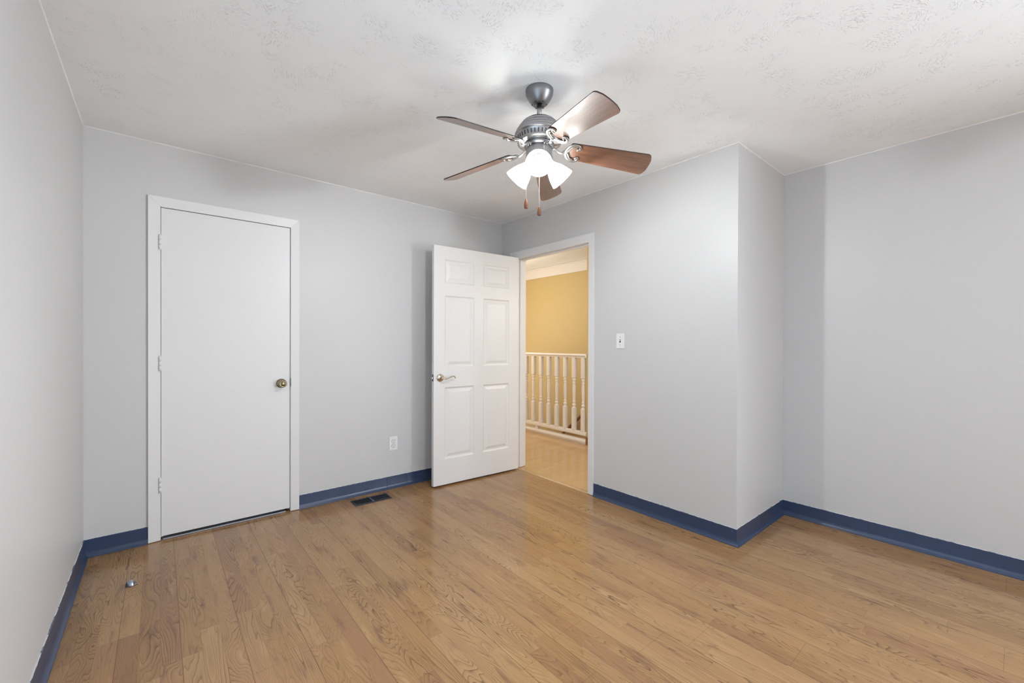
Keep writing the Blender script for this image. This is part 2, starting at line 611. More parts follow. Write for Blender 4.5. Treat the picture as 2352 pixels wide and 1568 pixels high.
# hall
HY1 = 6.2
struct(boxes('floor_hall', [(2.682, XH + 0.035, YR + T, HY1, -0.05, 0)], 'hallfloor'),
       'wood laminate floor beyond the doorway, hall light painted into its paler tint', 'floor')
struct(boxes('ceiling_hall', [(XD + T, XS + 0.1, YR + T, HY1, H, H + 0.08)], 'ceiling'),
       'cream textured hall ceiling seen through the doorway', 'ceiling')
struct(boxes('wall_stairwell', [(XS, XS + 0.1, YR + T, HY1, -2.6, H)], 'yellow'),
       'yellow stairwell wall beyond the white railing', 'wall')
struct(boxes('wall_hall', [(XH - 0.01, XH + 0.10, YR + T, YH, 0, H), (XH + 0.03, XH + 0.10, YR + T, YH, -2.6, 0)], 'yellow'),
       'yellow hall wall the railing ends against', 'wall')
struct(boxes('wall_hall_end', [(XD + T, XS + 0.1, HY1, HY1 + 0.1, -2.6, H), (XD + T, XD + T + 0.005, YA + T, HY1, 0, H)], 'yellow'),
       'yellow hall walls hidden past the open door', 'wall')
struct(boxes('floor_stairwell', [(XH + 0.03, XS, YR + T, HY1, -2.62, -2.55), (XH + 0.02, XH + 0.03, YH, HY1, -2.6, -0.05)], 'yellow'),
       'bottom of the stairwell below the railing', 'floor')
struct(boxes('trim_6', [(XS - 0.022, XS, YR + T, HY1, 2.285, H - 0.002), (XS - 0.034, XS - 0.022, YR + T, HY1, H - 0.022, H - 0.002)], 'hallwhite', bevel=0.002),
       'cream header board along the top of the yellow wall', 'trim')
struct(boxes('baseboard_hall', [(XH - 0.024, XH - 0.01, YR + T, YH, 0, 0.09)], 'railwood', bevel=0.002),
       'dark stained baseboard of the hall wall, at the railing foot', 'baseboard')

# ceiling caulk beads


def bead(name, p0, p1, nrm, label):
    bm = bmesh.new()
    p0, p1, nrm = Vector(p0), Vector(p1), Vector(nrm)
    n_ = 60
    rows = []
    for k in range(n_ + 1):
        c = p0.lerp(p1, k / n_)
        w = 0.0045 + random.uniform(-0.001, 0.002)
        d = 0.0045 + random.uniform(-0.001, 0.002)
        rows.append([bm.verts.new(c + Vector((0, 0, 0.001))), bm.verts.new(c + nrm * d + Vector((0, 0, 0.001))),
                     bm.verts.new(c + nrm * d * 0.4 - Vector((0, 0, w * 0.4))), bm.verts.new(c - Vector((0, 0, w)))])
    for a, b in zip(rows[:-1], rows[1:]):
        for q in range(4):
            bm.faces.new((a[q], a[(q + 1) % 4], b[(q + 1) % 4], b[q]))
    bm.faces.new(rows[0])
    bm.faces.new(rows[-1][::-1])
    struct(obj(name, bm, 'caulk'), label, 'trim')


bead('trim_7', (XL, YB, H), (XL, YA, H), (1, 0, 0), 'white caulk line where the left side wall meets the ceiling')
bead('trim_8', (XL, YA, H), (XD, YA, H), (0, -1, 0), 'white caulk line over the closet door wall')
bead('trim_9', (XD, YA, H), (XD, YR, H), (-1, 0, 0), 'white caulk line over the doorway wall')
bead('trim_10', (XD, YR, H), (XR, YR, H), (0, -1, 0), 'white caulk line over the narrow return wall')
bead('trim_11', (XR, YR, H), (XR, YB, H), (-1, 0, 0), 'white caulk line over the recessed wall')

# ------------------------------------------------------------------ vinyl cove baseboards


def cove(name, p0, p1, nrm, label, e0=0.0, e1=0.0):
    """cove base from p0 to p1 (floor points on the wall face); e0/e1 lengthen the toe at outside corners (+) or shorten it (-)"""
    p0, p1, n_ = Vector((*p0, 0)), Vector((*p1, 0)), Vector((*nrm, 0))
    d = (p1 - p0).normalized()
    prof = [(0.0, 0.0), (0.0210, 0.0), (0.0215, 0.0022), (0.0160, 0.0060), (0.0115, 0.0115), (0.0080, 0.0190), (0.0058, 0.0290), (0.0048, 0.06), (0.0046, 0.099), (0.0030, 0.1012), (0.0, 0.1015)]
    bm = bmesh.new()
    L = (p1 - p0).length
    ns = max(2, int(L / 0.05))
    rows = []
    for k in range(ns + 1):
        row = []
        wv = 0.0008 * math.sin(k * 1.7) + 0.0006 * math.sin(k * 0.61)
        for (o_, z) in prof:
            s = L * k / ns
            if k == 0:
                s = -e0 * o_
            if k == ns:
                s = L + e1 * o_
            row.append(bm.verts.new(p0 + d * s + n_ * o_ + Vector((0, 0, z + (wv if z > 0.09 else 0)))))
        rows.append(row)
    for a, b in zip(rows[:-1], rows[1:]):
        for q in range(len(prof)):
            f = bm.faces.new((a[q], a[(q + 1) % len(prof)], b[(q + 1) % len(prof)], b[q]))
            f.smooth = 1 < q < 6
    for r_ in (rows[0], rows[-1][::-1]):
        bm.faces.new([bm.verts.new(v.co) for v in r_])
    return struct(obj(name, bm, 'vinyl'), label, 'baseboard')


CL0, CL1 = -0.051, 0.783       # closet casing outer edges
RC0, RC1 = 2.198, 3.252        # doorway casing outer edges
cove('baseboard_left', (XL, YB), (XL, YA), (1, 0), 'blue vinyl base along the left side wall', 0, -1)
cove('baseboard_back', (XL, YA), (CL0 - 0.001, YA), (0, -1), 'short dark blue vinyl base between the left side wall and closet door', -1, 0)
cove('baseboard_back', (CL1 + 0.001, YA), (1.4525, YA), (0, -1), 'longest blue vinyl base piece, closet casing to first seam by the vent')
cove('baseboard_back', (1.4545, YA), (1.6323, YA), (0, -1), 'short blue vinyl base patch under the outlet between two seams')
cove('baseboard_back', (1.6337, YA), (XD, YA), (0, -1), 'blue vinyl base running behind the open panel door', 0, -1)
cove('baseboard_right', (XD, YR), (XD, RC0 - 0.001), (-1, 0), 'dark blue vinyl base under the light switch', 1, 0)
cove('baseboard_right', (XD, RC1 + 0.001), (XD, YA), (-1, 0), 'blue vinyl base in the corner behind the open door', 0, -1)
cove('baseboard_return', (XD, YR), (XR, YR), (0, -1), 'short blue vinyl base of the narrow return wall', 1, -1)
cove('baseboard_recess', (XR, YB), (XR, YR), (-1, 0), 'long blue vinyl base of the recessed wall', 0, -1)

# ------------------------------------------------------------------ casings


def casing_piece(bm, quad, place, t0, t1):
    """quad: outer0, outer1, inner1, inner0 as (along, z); thickness t0 at the outer edge, t1 at the inner"""
    th = (t0, t0, t1, t1)
    b_ = [bm.verts.new(place(a, z, 0.0)) for a, z in quad]
    f_ = [bm.verts.new(place(a, z, t)) for (a, z), t in zip(quad, th)]
    bm.faces.new(b_)
    bm.faces.new(f_)
    for k in range(4):
        bm.faces.new((b_[k], b_[(k + 1) % 4], f_[(k + 1) % 4], f_[k]))


def casing(name, a0, a1, i0, i1, ztop, zin, place, label):
    bm = bmesh.new()
    g = 0.0
    casing_piece(bm, [(a0, 0.004), (a0, ztop), (i0, zin), (i0, 0.004)], place, 0.016, 0.011)
    casing_piece(bm, [(a1, 0.004), (a1, ztop), (i1, zin), (i1, 0.004)], place, 0.016, 0.011)
    casing_piece(bm, [(a0 + g, ztop), (a1 - g, ztop), (i1 - g, zin), (i0 + g, zin)], place, 0.016, 0.011)
    return bm, label


bm, lb = casing('trim_1', CL0, CL1, 0.0055, 0.7270, 2.1110, 2.0500, lambda a, z, t: (a, YA - t, z), '')
o = struct(obj('trim_1', bm, 'white', bevel=0.0010), 'white casing around the flat closet door', 'trim')
bm, lb = casing('trim_2', RC0, RC1, 2.2525, 3.1735, 2.1110, 2.0430, lambda a, z, t: (XD - t, a, z), '')
o = struct(obj('trim_2', bm, 'white', bevel=0.0010), 'white casing around the open doorway', 'trim')
# doorway jambs with stops, and the casing on the hall side
struct(boxes('trim_3', [
    (XD, XD + T, DO0 - 0.018, DO0, 0.004, DOZ + 0.018), (XD, XD + T, DO1, DO1 + 0.018, 0.004, DOZ + 0.018),
    (XD, XD + T, DO0, DO1, DOZ, DOZ + 0.018),
    (XD + 0.040, XD + 0.075, DO0, DO0 + 0.011, 0.004, DOZ), (XD + 0.040, XD + 0.075, DO1 - 0.011, DO1, 0.004, DOZ),
    (XD + 0.040, XD + 0.075, DO0 + 0.011, DO1 - 0.011, DOZ - 0.011, DOZ),
    (XD + T, XD + T + 0.014, DO0 - 0.06, DO0 - 0.006, 0.004, DOZ + 0.065), (XD + T, XD + T + 0.014, DO1 + 0.006, DO1 + 0.06, 0.004, DOZ + 0.065),
    (XD + T, XD + T + 0.014, DO0 - 0.006, DO1 + 0.006, DOZ + 0.006, DOZ + 0.065)], 'white', bevel=0.0015),
    'white door jambs and stops lining the doorway', 'trim')
# closet jambs
struct(boxes('trim_4', [
    (DC0 - 0.0, DC0 + 0.0035, YA, YA + T, 0.004, DCZ), (DC1 - 0.0035, DC1, YA, YA + T, 0.004, DCZ), (DC0, DC1, YA, YA + T, DCZ - 0.001, DCZ),
    (DC0 + 0.0035, DC0 + 0.014, YA + 0.042, YA + 0.075, 0.004, DCZ), (DC1 - 0.014, DC1 - 0.0035, YA + 0.042, YA + 0.075, 0.004, DCZ),
    (DC0 + 0.014, DC1 - 0.014, YA + 0.042, YA + 0.075, DCZ - 0.012, DCZ)], 'white'),
    'white jamb edges around the shut closet door', 'trim')
# metal strip under the closet door
struct(boxes('trim_5', [(DC0 + 0.012, DC1 - 0.03, YA - 0.004, YA + 0.05, 0, 0.009)], 'sill', bevel=0.003),
       'grey metal strip on the floor under the closet door', 'threshold')
# doorway threshold: a shallow T moulding
bm = bmesh.new()
prof = [(-0.022, 0.0), (-0.021, 0.003), (-0.012, 0.0062), (0.0, 0.0072), (0.012, 0.0062), (0.021, 0.003), (0.022, 0.0)]
a = [bm.verts.new((2.684 + q, DO0 + 0.001, z)) for q, z in prof]
b = [bm.verts.new((2.684 + q, DO1 - 0.001, z)) for q, z in prof]
for k in range(len(prof)):
    bm.faces.new((a[k], a[(k + 1) % len(prof)], b[(k + 1) % len(prof)], b[k]))
bm.faces.new(a)
bm.faces.new(b[::-1])
struct(obj('trim_12', bm, 'strip'), 'pale wood threshold strip across the doorway floor', 'threshold')

# ------------------------------------------------------------------ windows behind the viewpoint


def window(name, along, a0, a1, z0, z1, face, inward, label):
    e = thing(name, label, 'window', kind='structure')

    def bx(l, n0, n1, zz0, zz1, d0, d1):
        lo, hi = sorted((face - inward * d0, face - inward * d1))
        l.append((n0, n1, lo, hi, zz0, zz1) if along == 'X' else (lo, hi, n0, n1, zz0, zz1))
    l = []
    for q in ((a0, a0 + 0.05), (a1 - 0.05, a1)):
        bx(l, q[0], q[1], z0, z1, 0.02, 0.10)
    bx(l, a0 + 0.05, a1 - 0.05, z0, z0 + 0.05, 0.02, 0.10)
    bx(l, a0 + 0.05, a1 - 0.05, z1 - 0.05, z1, 0.02, 0.10)
    mid = (z0 + z1) / 2
    bx(l, a0 + 0.05, a1 - 0.05, mid - 0.02, mid + 0.02, 0.03, 0.08)
    boxes('window_frame', l, 'white', e, 0.003)
    l = []
    bx(l, a0 + 0.05, a1 - 0.05, z0 + 0.05, z1 - 0.05, 0.052, 0.056)
    boxes('pane', l, 'glass', e)
    l = []
    bx(l, a0 - 0.05, a1 + 0.05, z0 - 0.025, z0, -0.035, 0.0)
    for q in ((a0 - 0.057, a0), (a1, a1 + 0.057)):
        bx(l, q[0], q[1], z0, z1 + 0.057, -0.014, 0.0)
    bx(l, a0, a1, z1, z1 + 0.057, -0.014, 0.0)
    boxes('window_casing', l, 'white', e, 0.003)


window('added_window_1', 'Y', *W1, XR, -1, 'unseen white framed window added in the recessed wall for light')  # added opening so light reaches the left side of the room
window('window_2', 'Y', *W2, XL, 1, 'white framed window in the left side wall')

# ------------------------------------------------------------------ closet door (flat slab)
d1 = thing('door_1', 'flat white closet door, shut, with a round brass knob', 'door', (0, 0, 0), kind='structure')
boxes('door_slab', [(0.0092, 0.7235, YA - 0.001, YA + 0.036, 0.024, 2.0475)], 'door', d1, 0.002)
for zt, zb in ((1.877, 1.789), (1.134, 1.046), (0.389, 0.300)):
    bm = bmesh.new()
    seg = (zt - zb) / 3
    for k in range(3):
        lathe(bm, [(0, zb + seg * k + 0.0006), (0.0058, zb + seg * k + 0.0006), (0.0058, zb + seg * (k + 1) - 0.0006), (0, zb + seg * (k + 1) - 0.0006)], 14, axis=Matrix.Translation((0.0045, YA - 0.0165, 0)))
    lathe(bm, [(0, zb - 0.004), (0.004, zb - 0.003), (0.0045, zb), (0, zb)], 12, axis=Matrix.Translation((0.0045, YA - 0.0165, 0)))
    lathe(bm, [(0, zt), (0.0045, zt), (0.004, zt + 0.003), (0, zt + 0.004)], 12, axis=Matrix.Translation((0.0045, YA - 0.0165, 0)))
    box(bm, 0.0065, 0.0135, YA - 0.0165, YA - 0.0008, zb, zt)
    hg = obj('hinge', bm, 'white', d1)
# knob: rosette, neck, stepped knob
kx, kz = 0.668, 0.930
AX = Matrix.Translation((kx, YA - 0.001, kz)) @ Matrix.Rotation(PI / 2, 4, 'X')
bm = bmesh.new()
lathe(bm, [(0, 0), (0.0330, 0), (0.0330, 0.003), (0.0310, 0.006), (0.0260, 0.009), (0.0200, 0.011), (0.0160, 0.013), (0, 0.013)], 40, axis=AX)
kn = obj('knob_rosette', bm, 'brass', d1)
bm = bmesh.new()
lathe(bm, [(0, 0.012), (0.0130, 0.012), (0.0120, 0.020), (0.0135, 0.028), (0.0205, 0.033), (0.0262, 0.039), (0.0275, 0.046), (0.0265, 0.053), (0.0235, 0.058), (0.0205, 0.0600), (0.0180, 0.0585), (0.0165, 0.0580), (0.0150, 0.0600), (0.0120, 0.0625), (0.0, 0.0640)], 40, axis=AX)
obj('knob', bm, 'brass', d1)
bm = bmesh.new()
lathe(bm, [(0, 0), (0.0085, 0), (0.0085, 0.0006), (0.0070, 0.0010), (0.0060, 0.0002), (0, 0.0004)], 24, axis=Matrix.Translation((0.672, YA - 0.001, 0.058)) @ Matrix.Rotation(PI / 2, 4, 'X'))
obj('hole_plug', bm, 'door', d1)
boxes('strike_plate', [(0.7262, 0.7290, YA - 0.0125, YA - 0.009, 0.905, 0.965)], 'rubber', d1)

# ------------------------------------------------------------------ open six-panel door
ux = Vector((1.758 - 2.646, 3.157 - 3.116, 0)).normalized()
ang = math.atan2(ux.y, ux.x)
d2 = thing('door_2', 'white six panel door standing open against the closet door wall, lever handle', 'door', (2.648, 3.116, 0), ang, kind='structure')
DW, DT, DZ0, DZ1 = 0.893, 0.035, 0.016, 2.046
# local frame: x runs from the hinge to the free edge; the face towards the room centre is y = 0, the back is y = -DT
# (rotation is close to 180 degrees, so local +y looks towards the viewpoint)
cols = [(0.1085, 0.4015), (0.4950, 0.7900)]
rows_ = [(0.231, 0.845), (1.016, 1.628), (1.735, 1.936)]


def panel_face(bm, y, sgn):
    xs = sorted([0, DW] + [v for c in cols for v in c])
    zs = sorted([DZ0, DZ1] + [v for c in rows_ for v in c])
    vv = {}

    def V(x, z, dy=0.0):
        k = (round(x, 5), round(z, 5), round(dy, 5))
        if k not in vv:
            vv[k] = bm.verts.new((x, y + sgn * dy, z))
        return vv[k]
    for xa, xb in zip(xs[:-1], xs[1:]):
        for za, zb in zip(zs[:-1], zs[1:]):
            if (xa, xb) in cols and (za, zb) in rows_:
                # moulded recess: ogee down, flat valley, sloped raised field
                steps = [(0, 0), (0.004, -0.003), (0.011, -0.0085), (0.016, -0.0095), (0.021, -0.0095), (0.043, -0.0030), (0.046, -0.0020)]
                for (i0, h0), (i1, h1) in zip(steps[:-1], steps[1:]):
                    A = [V(xa + i0, za + i0, h0), V(xb - i0, za + i0, h0), V(xb - i0, zb - i0, h0), V(xa + i0, zb - i0, h0)]
                    B = [V(xa + i1, za + i1, h1), V(xb - i1, za + i1, h1), V(xb - i1, zb - i1, h1), V(xa + i1, zb - i1, h1)]
                    for q in range(4):
                        bm.faces.new((A[q], A[(q + 1) % 4], B[(q + 1) % 4], B[q]))
                bm.faces.new(B)
            else:
                bm.faces.new((V(xa, za), V(xb, za), V(xb, zb), V(xa, zb)))
    return vv


bm = bmesh.new()
panel_face(bm, 0.0, 1)
panel_face(bm, -DT, -1)
for (xa, za), (xb, zb) in (((0, DZ0), (DW, DZ0)), ((DW, DZ0), (DW, DZ1)), ((DW, DZ1), (0, DZ1)), ((0, DZ1), (0, DZ0))):
    bm.faces.new([bm.verts.new(p_) for p_ in ((xa, 0, za), (xb, 0, zb), (xb, -DT, zb), (xa, -DT, za))])
bmesh.ops.remove_doubles(bm, verts=bm.verts[:], dist=1e-5)
slab = obj('door_slab', bm, 'door', d2)
# lever: rosette, neck, curved handle (towards the hinge side)
lx, lz = 0.834, 0.928
AX = Matrix.Translation((lx, 0.0, lz)) @ Matrix.Rotation(-PI / 2, 4, 'X')
bm = bmesh.new()
lathe(bm, [(0, 0), (0.0330, 0), (0.0335, 0.004), (0.0310, 0.008), (0.0245, 0.012), (0.0165, 0.0145), (0.0125, 0.018), (0, 0.018)], 40, axis=AX)
obj('lever_rosette', bm, 'satin', d2)
bm = bmesh.new()
lathe(bm, [(0, 0.016), (0.0105, 0.016), (0.0095, 0.030), (0.0105, 0.044), (0.0110, 0.052), (0.0085, 0.058), (0, 0.060)], 28, axis=AX)
pts = smooth_curve([(lx, 0.050, lz - 0.001), (lx - 0.020, 0.052, lz - 0.006), (lx - 0.045, 0.052, lz - 0.004), (lx - 0.080, 0.051, lz + 0.009), (lx - 0.100, 0.048, lz + 0.013), (lx - 0.116, 0.044, lz + 0.006), (lx - 0.121, 0.042, lz - 0.001)], 5)
tube(bm, pts, [0.0085 - 0.0040 * k / (len(pts) - 1) for k in range(len(pts))], 14, flat=0.8)
ball(bm, (lx - 0.122, 0.0415, lz - 0.003), 0.0055)
obj('lever_handle', bm, 'satin', d2)
boxes('latch_plate', [(DW - 0.001, DW + 0.0012, -0.029, -0.006, lz - 0.028, lz + 0.030)], 'rubber', d2, 0.0005)
bm = bmesh.new()
box(bm, DW, DW + 0.010, -0.023, -0.012, lz - 0.010, lz + 0.010)
obj('latch_bolt', bm, 'satin', d2, 0.002)
for zc in (0.30, 1.04, 1.80):
    bm = bmesh.new()
    lathe(bm, [(0, zc - 0.045), (0.0055, zc - 0.045), (0.0055, zc + 0.045), (0, zc + 0.045)], 14, axis=Matrix.Translation((-0.004, -DT - 0.006, 0)))
    box(bm, -0.004, 0.004, -DT - 0.006, -DT + 0.004, zc - 0.045, zc + 0.045)
    obj('hinge', bm, 'white', d2)

# ------------------------------------------------------------------ electrical plates
sw = thing('light_switch', 'white toggle light switch on the wall beside the doorway', 'light switch', (XD, 1.9450, 1.2418))
boxes('cover_plate', [(-0.006, 0.0, -0.037, 0.037, -0.0575, 0.0575)], 'plastic', sw, 0.003)
boxes('toggle_slot', [(-0.0068, -0.005, -0.0055, 0.0055, -0.012, 0.012)], 'slot', sw)
bm = bmesh.new()
for p_ in ((-0.006, -0.004, -0.006), (-0.006, 0.004, -0.006), (-0.006, 0.004, 0.009), (-0.006, -0.004, 0.009)):
    pass
box(bm, -0.017, -0.005, -0.0035, 0.0035, 0.0005, 0.0085)
obj('toggle', bm, 'plastic', sw, 0.0015)
for z in (0.030, -0.030):
    bm = bmesh.new()
    lathe(bm, [(0, 0), (0.0034, 0), (0.0028, 0.0012), (0, 0.0014)], 16, axis=Matrix.Translation((-0.006, 0, z)) @ Matrix.Rotation(-PI / 2, 4, 'Y'))
    obj('screw', bm, 'dark_pewter', sw)

ol = thing('wall_outlet', 'white duplex outlet low on the wall beside the open door', 'outlet', (1.5113, YA, 0.3745))
boxes('cover_plate', [(-0.037, 0.037, -0.006, 0.0, -0.0575, 0.0575)], 'plastic', ol, 0.003)
for z in (0.0195, -0.0195):
    bm = bmesh.new()
    pr = []
    for k in range(32):
        a_ = 2 * PI * k / 32
        pr.append((0.0165 * math.cos(a_), max(-0.0138, min(0.0138, 0.0165 * math.sin(a_)))))
    r0 = [bm.verts.new((x * 1.09, -0.0062, z + y * 1.09)) for x, y in pr]
    r1 = [bm.verts.new((x, -0.0055, z + y)) for x, y in pr]
    rg = bm.faces.new(r0)
    ring = obj('receptacle_gap', bm, 'slot', ol) if False else None
    bm.free()
    bm = bmesh.new()
    for sc, y0_, y1_, mi in ((1.10, -0.0063, -0.005, 1), (1.0, -0.0080, -0.005, 0)):
        fr = [bm.verts.new((x * sc, y0_, z + y * sc)) for x, y in pr]
        bk = [bm.verts.new((x * sc, y1_, z + y * sc)) for x, y in pr]
        fs = [bm.faces.new(fr)]
        for k in range(32):
            fs.append(bm.faces.new((fr[k], fr[(k + 1) % 32], bk[(k + 1) % 32], bk[k])))
        for f in fs:
            f.material_index = mi
    rc = obj('receptacle', bm, ['plastic', 'slot'], ol)
    bm = bmesh.new()
    for sx_, hh in ((-0.0064, 0.0045), (0.0064, 0.0036)):
        box(bm, sx_ - 0.0014, sx_ + 0.0014, -0.0084, -0.0075, z + 0.0035 - hh, z + 0.0035 + hh)
    lathe(bm, [(0, 0), (0.0028, 0), (0.0028, 0.0009), (0, 0.0009)], 14, axis=Matrix.Translation((0, -0.0076, z - 0.0075)) @ Matrix.Rotation(PI / 2, 4, 'X'))
    obj('socket_slot', bm, 'slot', rc)
bm = bmesh.new()
lathe(bm, [(0, 0), (0.0032, 0), (0.0026, 0.001), (0, 0.0012)], 14, axis=Matrix.Translation((0, -0.006, 0)) @ Matrix.Rotation(PI / 2, 4, 'X'))
obj('screw', bm, 'plastic', ol)

# ------------------------------------------------------------------ floor register
vt = thing('floor_vent', 'black slotted metal floor register near the blue baseboard', 'vent', (1.2635, 3.2465, 0), math.radians(-1.5))
L2, W2_ = 0.1420, 0.0670
bm = bmesh.new()
inner = (0.1260, 0.0450)
lv = [[bm.verts.new((sx_ * a_, sy_ * b_, z)) for sx_, sy_ in ((-1, -1), (1, -1), (1, 1), (-1, 1))] for a_, b_, z in
      ((L2, W2_, 0.0), (L2, W2_, 0.0012), (L2 - 0.006, W2_ - 0.006, 0.0042), (inner[0], inner[1], 0.0042), (inner[0], inner[1], 0.0005))]
for a_, b_ in zip(lv[:-1], lv[1:]):
    for k in range(4):
        bm.faces.new((a_[k], a_[(k + 1) % 4], b_[(k + 1) % 4], b_[k]))
bm.faces.new(lv[0])
obj('register_frame', bm, 'register', vt, 0.0006)
boxes('register_pan', [(-inner[0], inner[0], -inner[1], inner[1], 0.0003, 0.0008)], 'black', vt)
boxes('center_bar', [(-0.006, 0.006, -inner[1], inner[1], 0.0010, 0.0052)], 'steel', vt, 0.0008)
bm = bmesh.new()
for sgn in (-1, 1):
    for k in range(11):
        x0 = sgn * (0.0150 + k * 0.0101)
        for (ya, yb) in ((-0.045, 0.0), (0.0, 0.045)):
            vs = [bm.verts.new(p_) for p_ in ((x0, ya, 0.0012), (x0 + sgn * 0.0014, ya, 0.0008), (x0 + sgn * 0.0050, ya, 0.0044), (x0 + sgn * 0.0036, ya, 0.0048),
                                             (x0, yb, 0.0012), (x0 + sgn * 0.0014, yb, 0.0008), (x0 + sgn * 0.0050, yb, 0.0044), (x0 + sgn * 0.0036, yb, 0.0048))]
            for f in ((0, 1, 2, 3), (7, 6, 5, 4), (0, 4, 5, 1), (1, 5, 6, 2), (2, 6, 7, 3), (3, 7, 4, 0)):
                bm.faces.new([vs[q] for q in f])
box(bm, -inner[0], inner[0], -0.0025, 0.0025, 0.0010, 0.0040)
obj('louvers', bm, 'register', vt)

# ------------------------------------------------------------------ dome door stop on the floor
ds = thing('door_stop', 'small half dome metal door stop on the floor by the left side wall', 'door stop', (-0.107, 2.872, 0), math.radians(200))
bm = bmesh.new()
n_u, n_v = 28, 10
rr, hh = 0.0235, 0.0250
rows3 = []
for v_ in range(n_v + 1):
    th = (PI / 2) * v_ / n_v
    r_ = rr * math.cos(th) ** 0.8
    z = hh * math.sin(th)
    row = []
    for u_ in range(n_u):
        a_ = 2 * PI * u_ / n_u
        x, y = r_ * math.cos(a_), r_ * math.sin(a_)
        lim = -0.004
        if x < lim and z > 0.006:
            x = lim
        row.append(bm.verts.new((x, y, z)))
    rows3.append(row)
for a_, b_ in zip(rows3[:-1], rows3[1:]):
    for k in range(n_u):
        f = bm.faces.new((a_[k], a_[(k + 1) % n_u], b_[(k + 1) % n_u], b_[k]))
        f.smooth = True
bm.faces.new(rows3[0])
bm.faces.new(rows3[-1])
bmesh.ops.remove_doubles(bm, verts=bm.verts[:], dist=1e-5)
obj('dome', bm, 'steel', ds)
boxes('rubber_bumper', [(-0.0105, -0.0045, -0.013, 0.013, 0.006, 0.017)], 'rubber', ds, 0.002)

# ------------------------------------------------------------------ stair railing and handrail
rl = thing('stair_railing', 'white turned baluster railing across the hall, in front of the yellow wall', 'railing', (XH, YH, 0))
RLEN = 2.55
bm = bmesh.new()
pr = [(-0.030, 0.0), (-0.034, 0.012), (-0.030, 0.024), (-0.016, 0.030), (0.016, 0.030), (0.030, 0.024), (0.034, 0.012), (0.030, 0.0)]
a = [bm.verts.new((x, 0.002, 1.066 + z)) for x, z in pr]
b = [bm.verts.new((x, RLEN, 1.066 + z)) for x, z in pr]
for k in range(len(pr)):
    bm.faces.new((a[k], a[(k + 1) % len(pr)], b[(k + 1) % len(pr)], b[k]))
bm.faces.new(a)
bm.faces.new(b[::-1])
box(bm, -0.022, 0.022, 0.002, RLEN, 1.048, 1.066)
obj('top_rail', bm, 'hallwhite', rl, 0.002)
bm = bmesh.new()
box(bm, -0.026, 0.026, 0.002, RLEN, 0.104, 0.136)
box(bm, -0.018, 0.018, 0.002, RLEN, 0.136, 0.149)
obj('bottom_rail', bm, 'hallwhite', rl, 0.003)
bm = bmesh.new()
box(bm, -0.020, 0.030, 0.002, RLEN, 0.0, 0.060)
box(bm, -0.030, -0.020, 0.002, RLEN, 0.022, 0.044)
obj('base_board', bm, 'hallwhite', rl, 0.003)
boxes('support_block', [(-0.018, 0.018, 0.855, 0.905, 0.060, 0.104)], 'hallwhite', rl, 0.002)
bm = bmesh.new()
hw = 0.0235
box(bm, -hw, hw, -hw, hw, 0.149, 0.424)
box(bm, -hw, hw, -hw, hw, 0.798, 1.048)
lathe(bm, [(0.0237, 0.424), (0.0227, 0.430), (0.0167, 0.437), (0.0162, 0.443), (0.0227, 0.452), (0.0232, 0.462), (0.0207, 0.472), (0.0162, 0.478), (0.0167, 0.486), (0.0207, 0.494), (0.0202, 0.502), (0.0167, 0.509),
           (0.0172, 0.53), (0.0202, 0.60), (0.0217, 0.65), (0.0202, 0.69), (0.0177, 0.715), (0.0162, 0.722), (0.0202, 0.731), (0.0207, 0.740), (0.0167, 0.747), (0.0172, 0.755), (0.0222, 0.765), (0.0232, 0.774), (0.0202, 0.783), (0.0167, 0.788), (0.0227, 0.794), (0.0237, 0.798)], 20)
bal = obj('baluster', bm, 'hallwhite', rl, 0.001)
bal.location = (0, 3.4275 - YH, 0)
for k in range(1, 17):
    c = bal.copy()
    COL.objects.link(c)
    c.parent = rl
    c.location = (0, 3.4275 - YH + 0.1500 * k, 0)

hr = thing('stair_handrail', 'dark stained wood handrail sloping down the yellow stairwell wall', 'handrail', (XS, 4.2, 0.09))
bm = bmesh.new()
sl = -0.85
prf = [(-0.072, -0.030), (-0.076, 0.0), (-0.070, 0.026), (-0.056, 0.034), (-0.042, 0.026), (-0.036, 0.0), (-0.040, -0.030)]
a = [bm.verts.new((x, -0.165, z + sl * -0.165)) for x, z in prf]
b = [bm.verts.new((x, 1.3, z + sl * 1.3)) for x, z in prf]
for k in range(len(prf)):
    bm.faces.new((a[k], a[(k + 1) % len(prf)], b[(k + 1) % len(prf)], b[k]))
bm.faces.new(a)
bm.faces.new(b[::-1])
obj('rail_bar', bm, 'railwood', hr, 0.003)
for y in (0.6, 1.15):
    bm = bmesh.new()
    tube(bm, [(-0.002, y, sl * y - 0.09), (-0.030, y, sl * y - 0.085), (-0.054, y, sl * y - 0.060), (-0.055, y, sl * y - 0.030)], 0.007, 10)
    lathe(bm, [(0, 0), (0.025, 0), (0.024, 0.005), (0, 0.006)], 20, axis=Matrix.Translation((-0.0005, y, sl * y - 0.09)) @ Matrix.Rotation(-PI / 2, 4, 'Y'))
    obj('rail_bracket', bm, 'brass', hr)

# ------------------------------------------------------------------ ceiling fan
FX, FY = 1.4026, 1.4988
fan = thing('ceiling_fan', 'five blade ceiling fan with cherry blades, pewter motor and three lit glass shades', 'ceiling fan', (FX, FY, 0))


def rev(name, prof, mat, seg=64, parent=fan, axis=None):
    bm = bmesh.new()
    lathe(bm, prof, seg, axis=axis)
    return obj(name, bm, mat, parent)


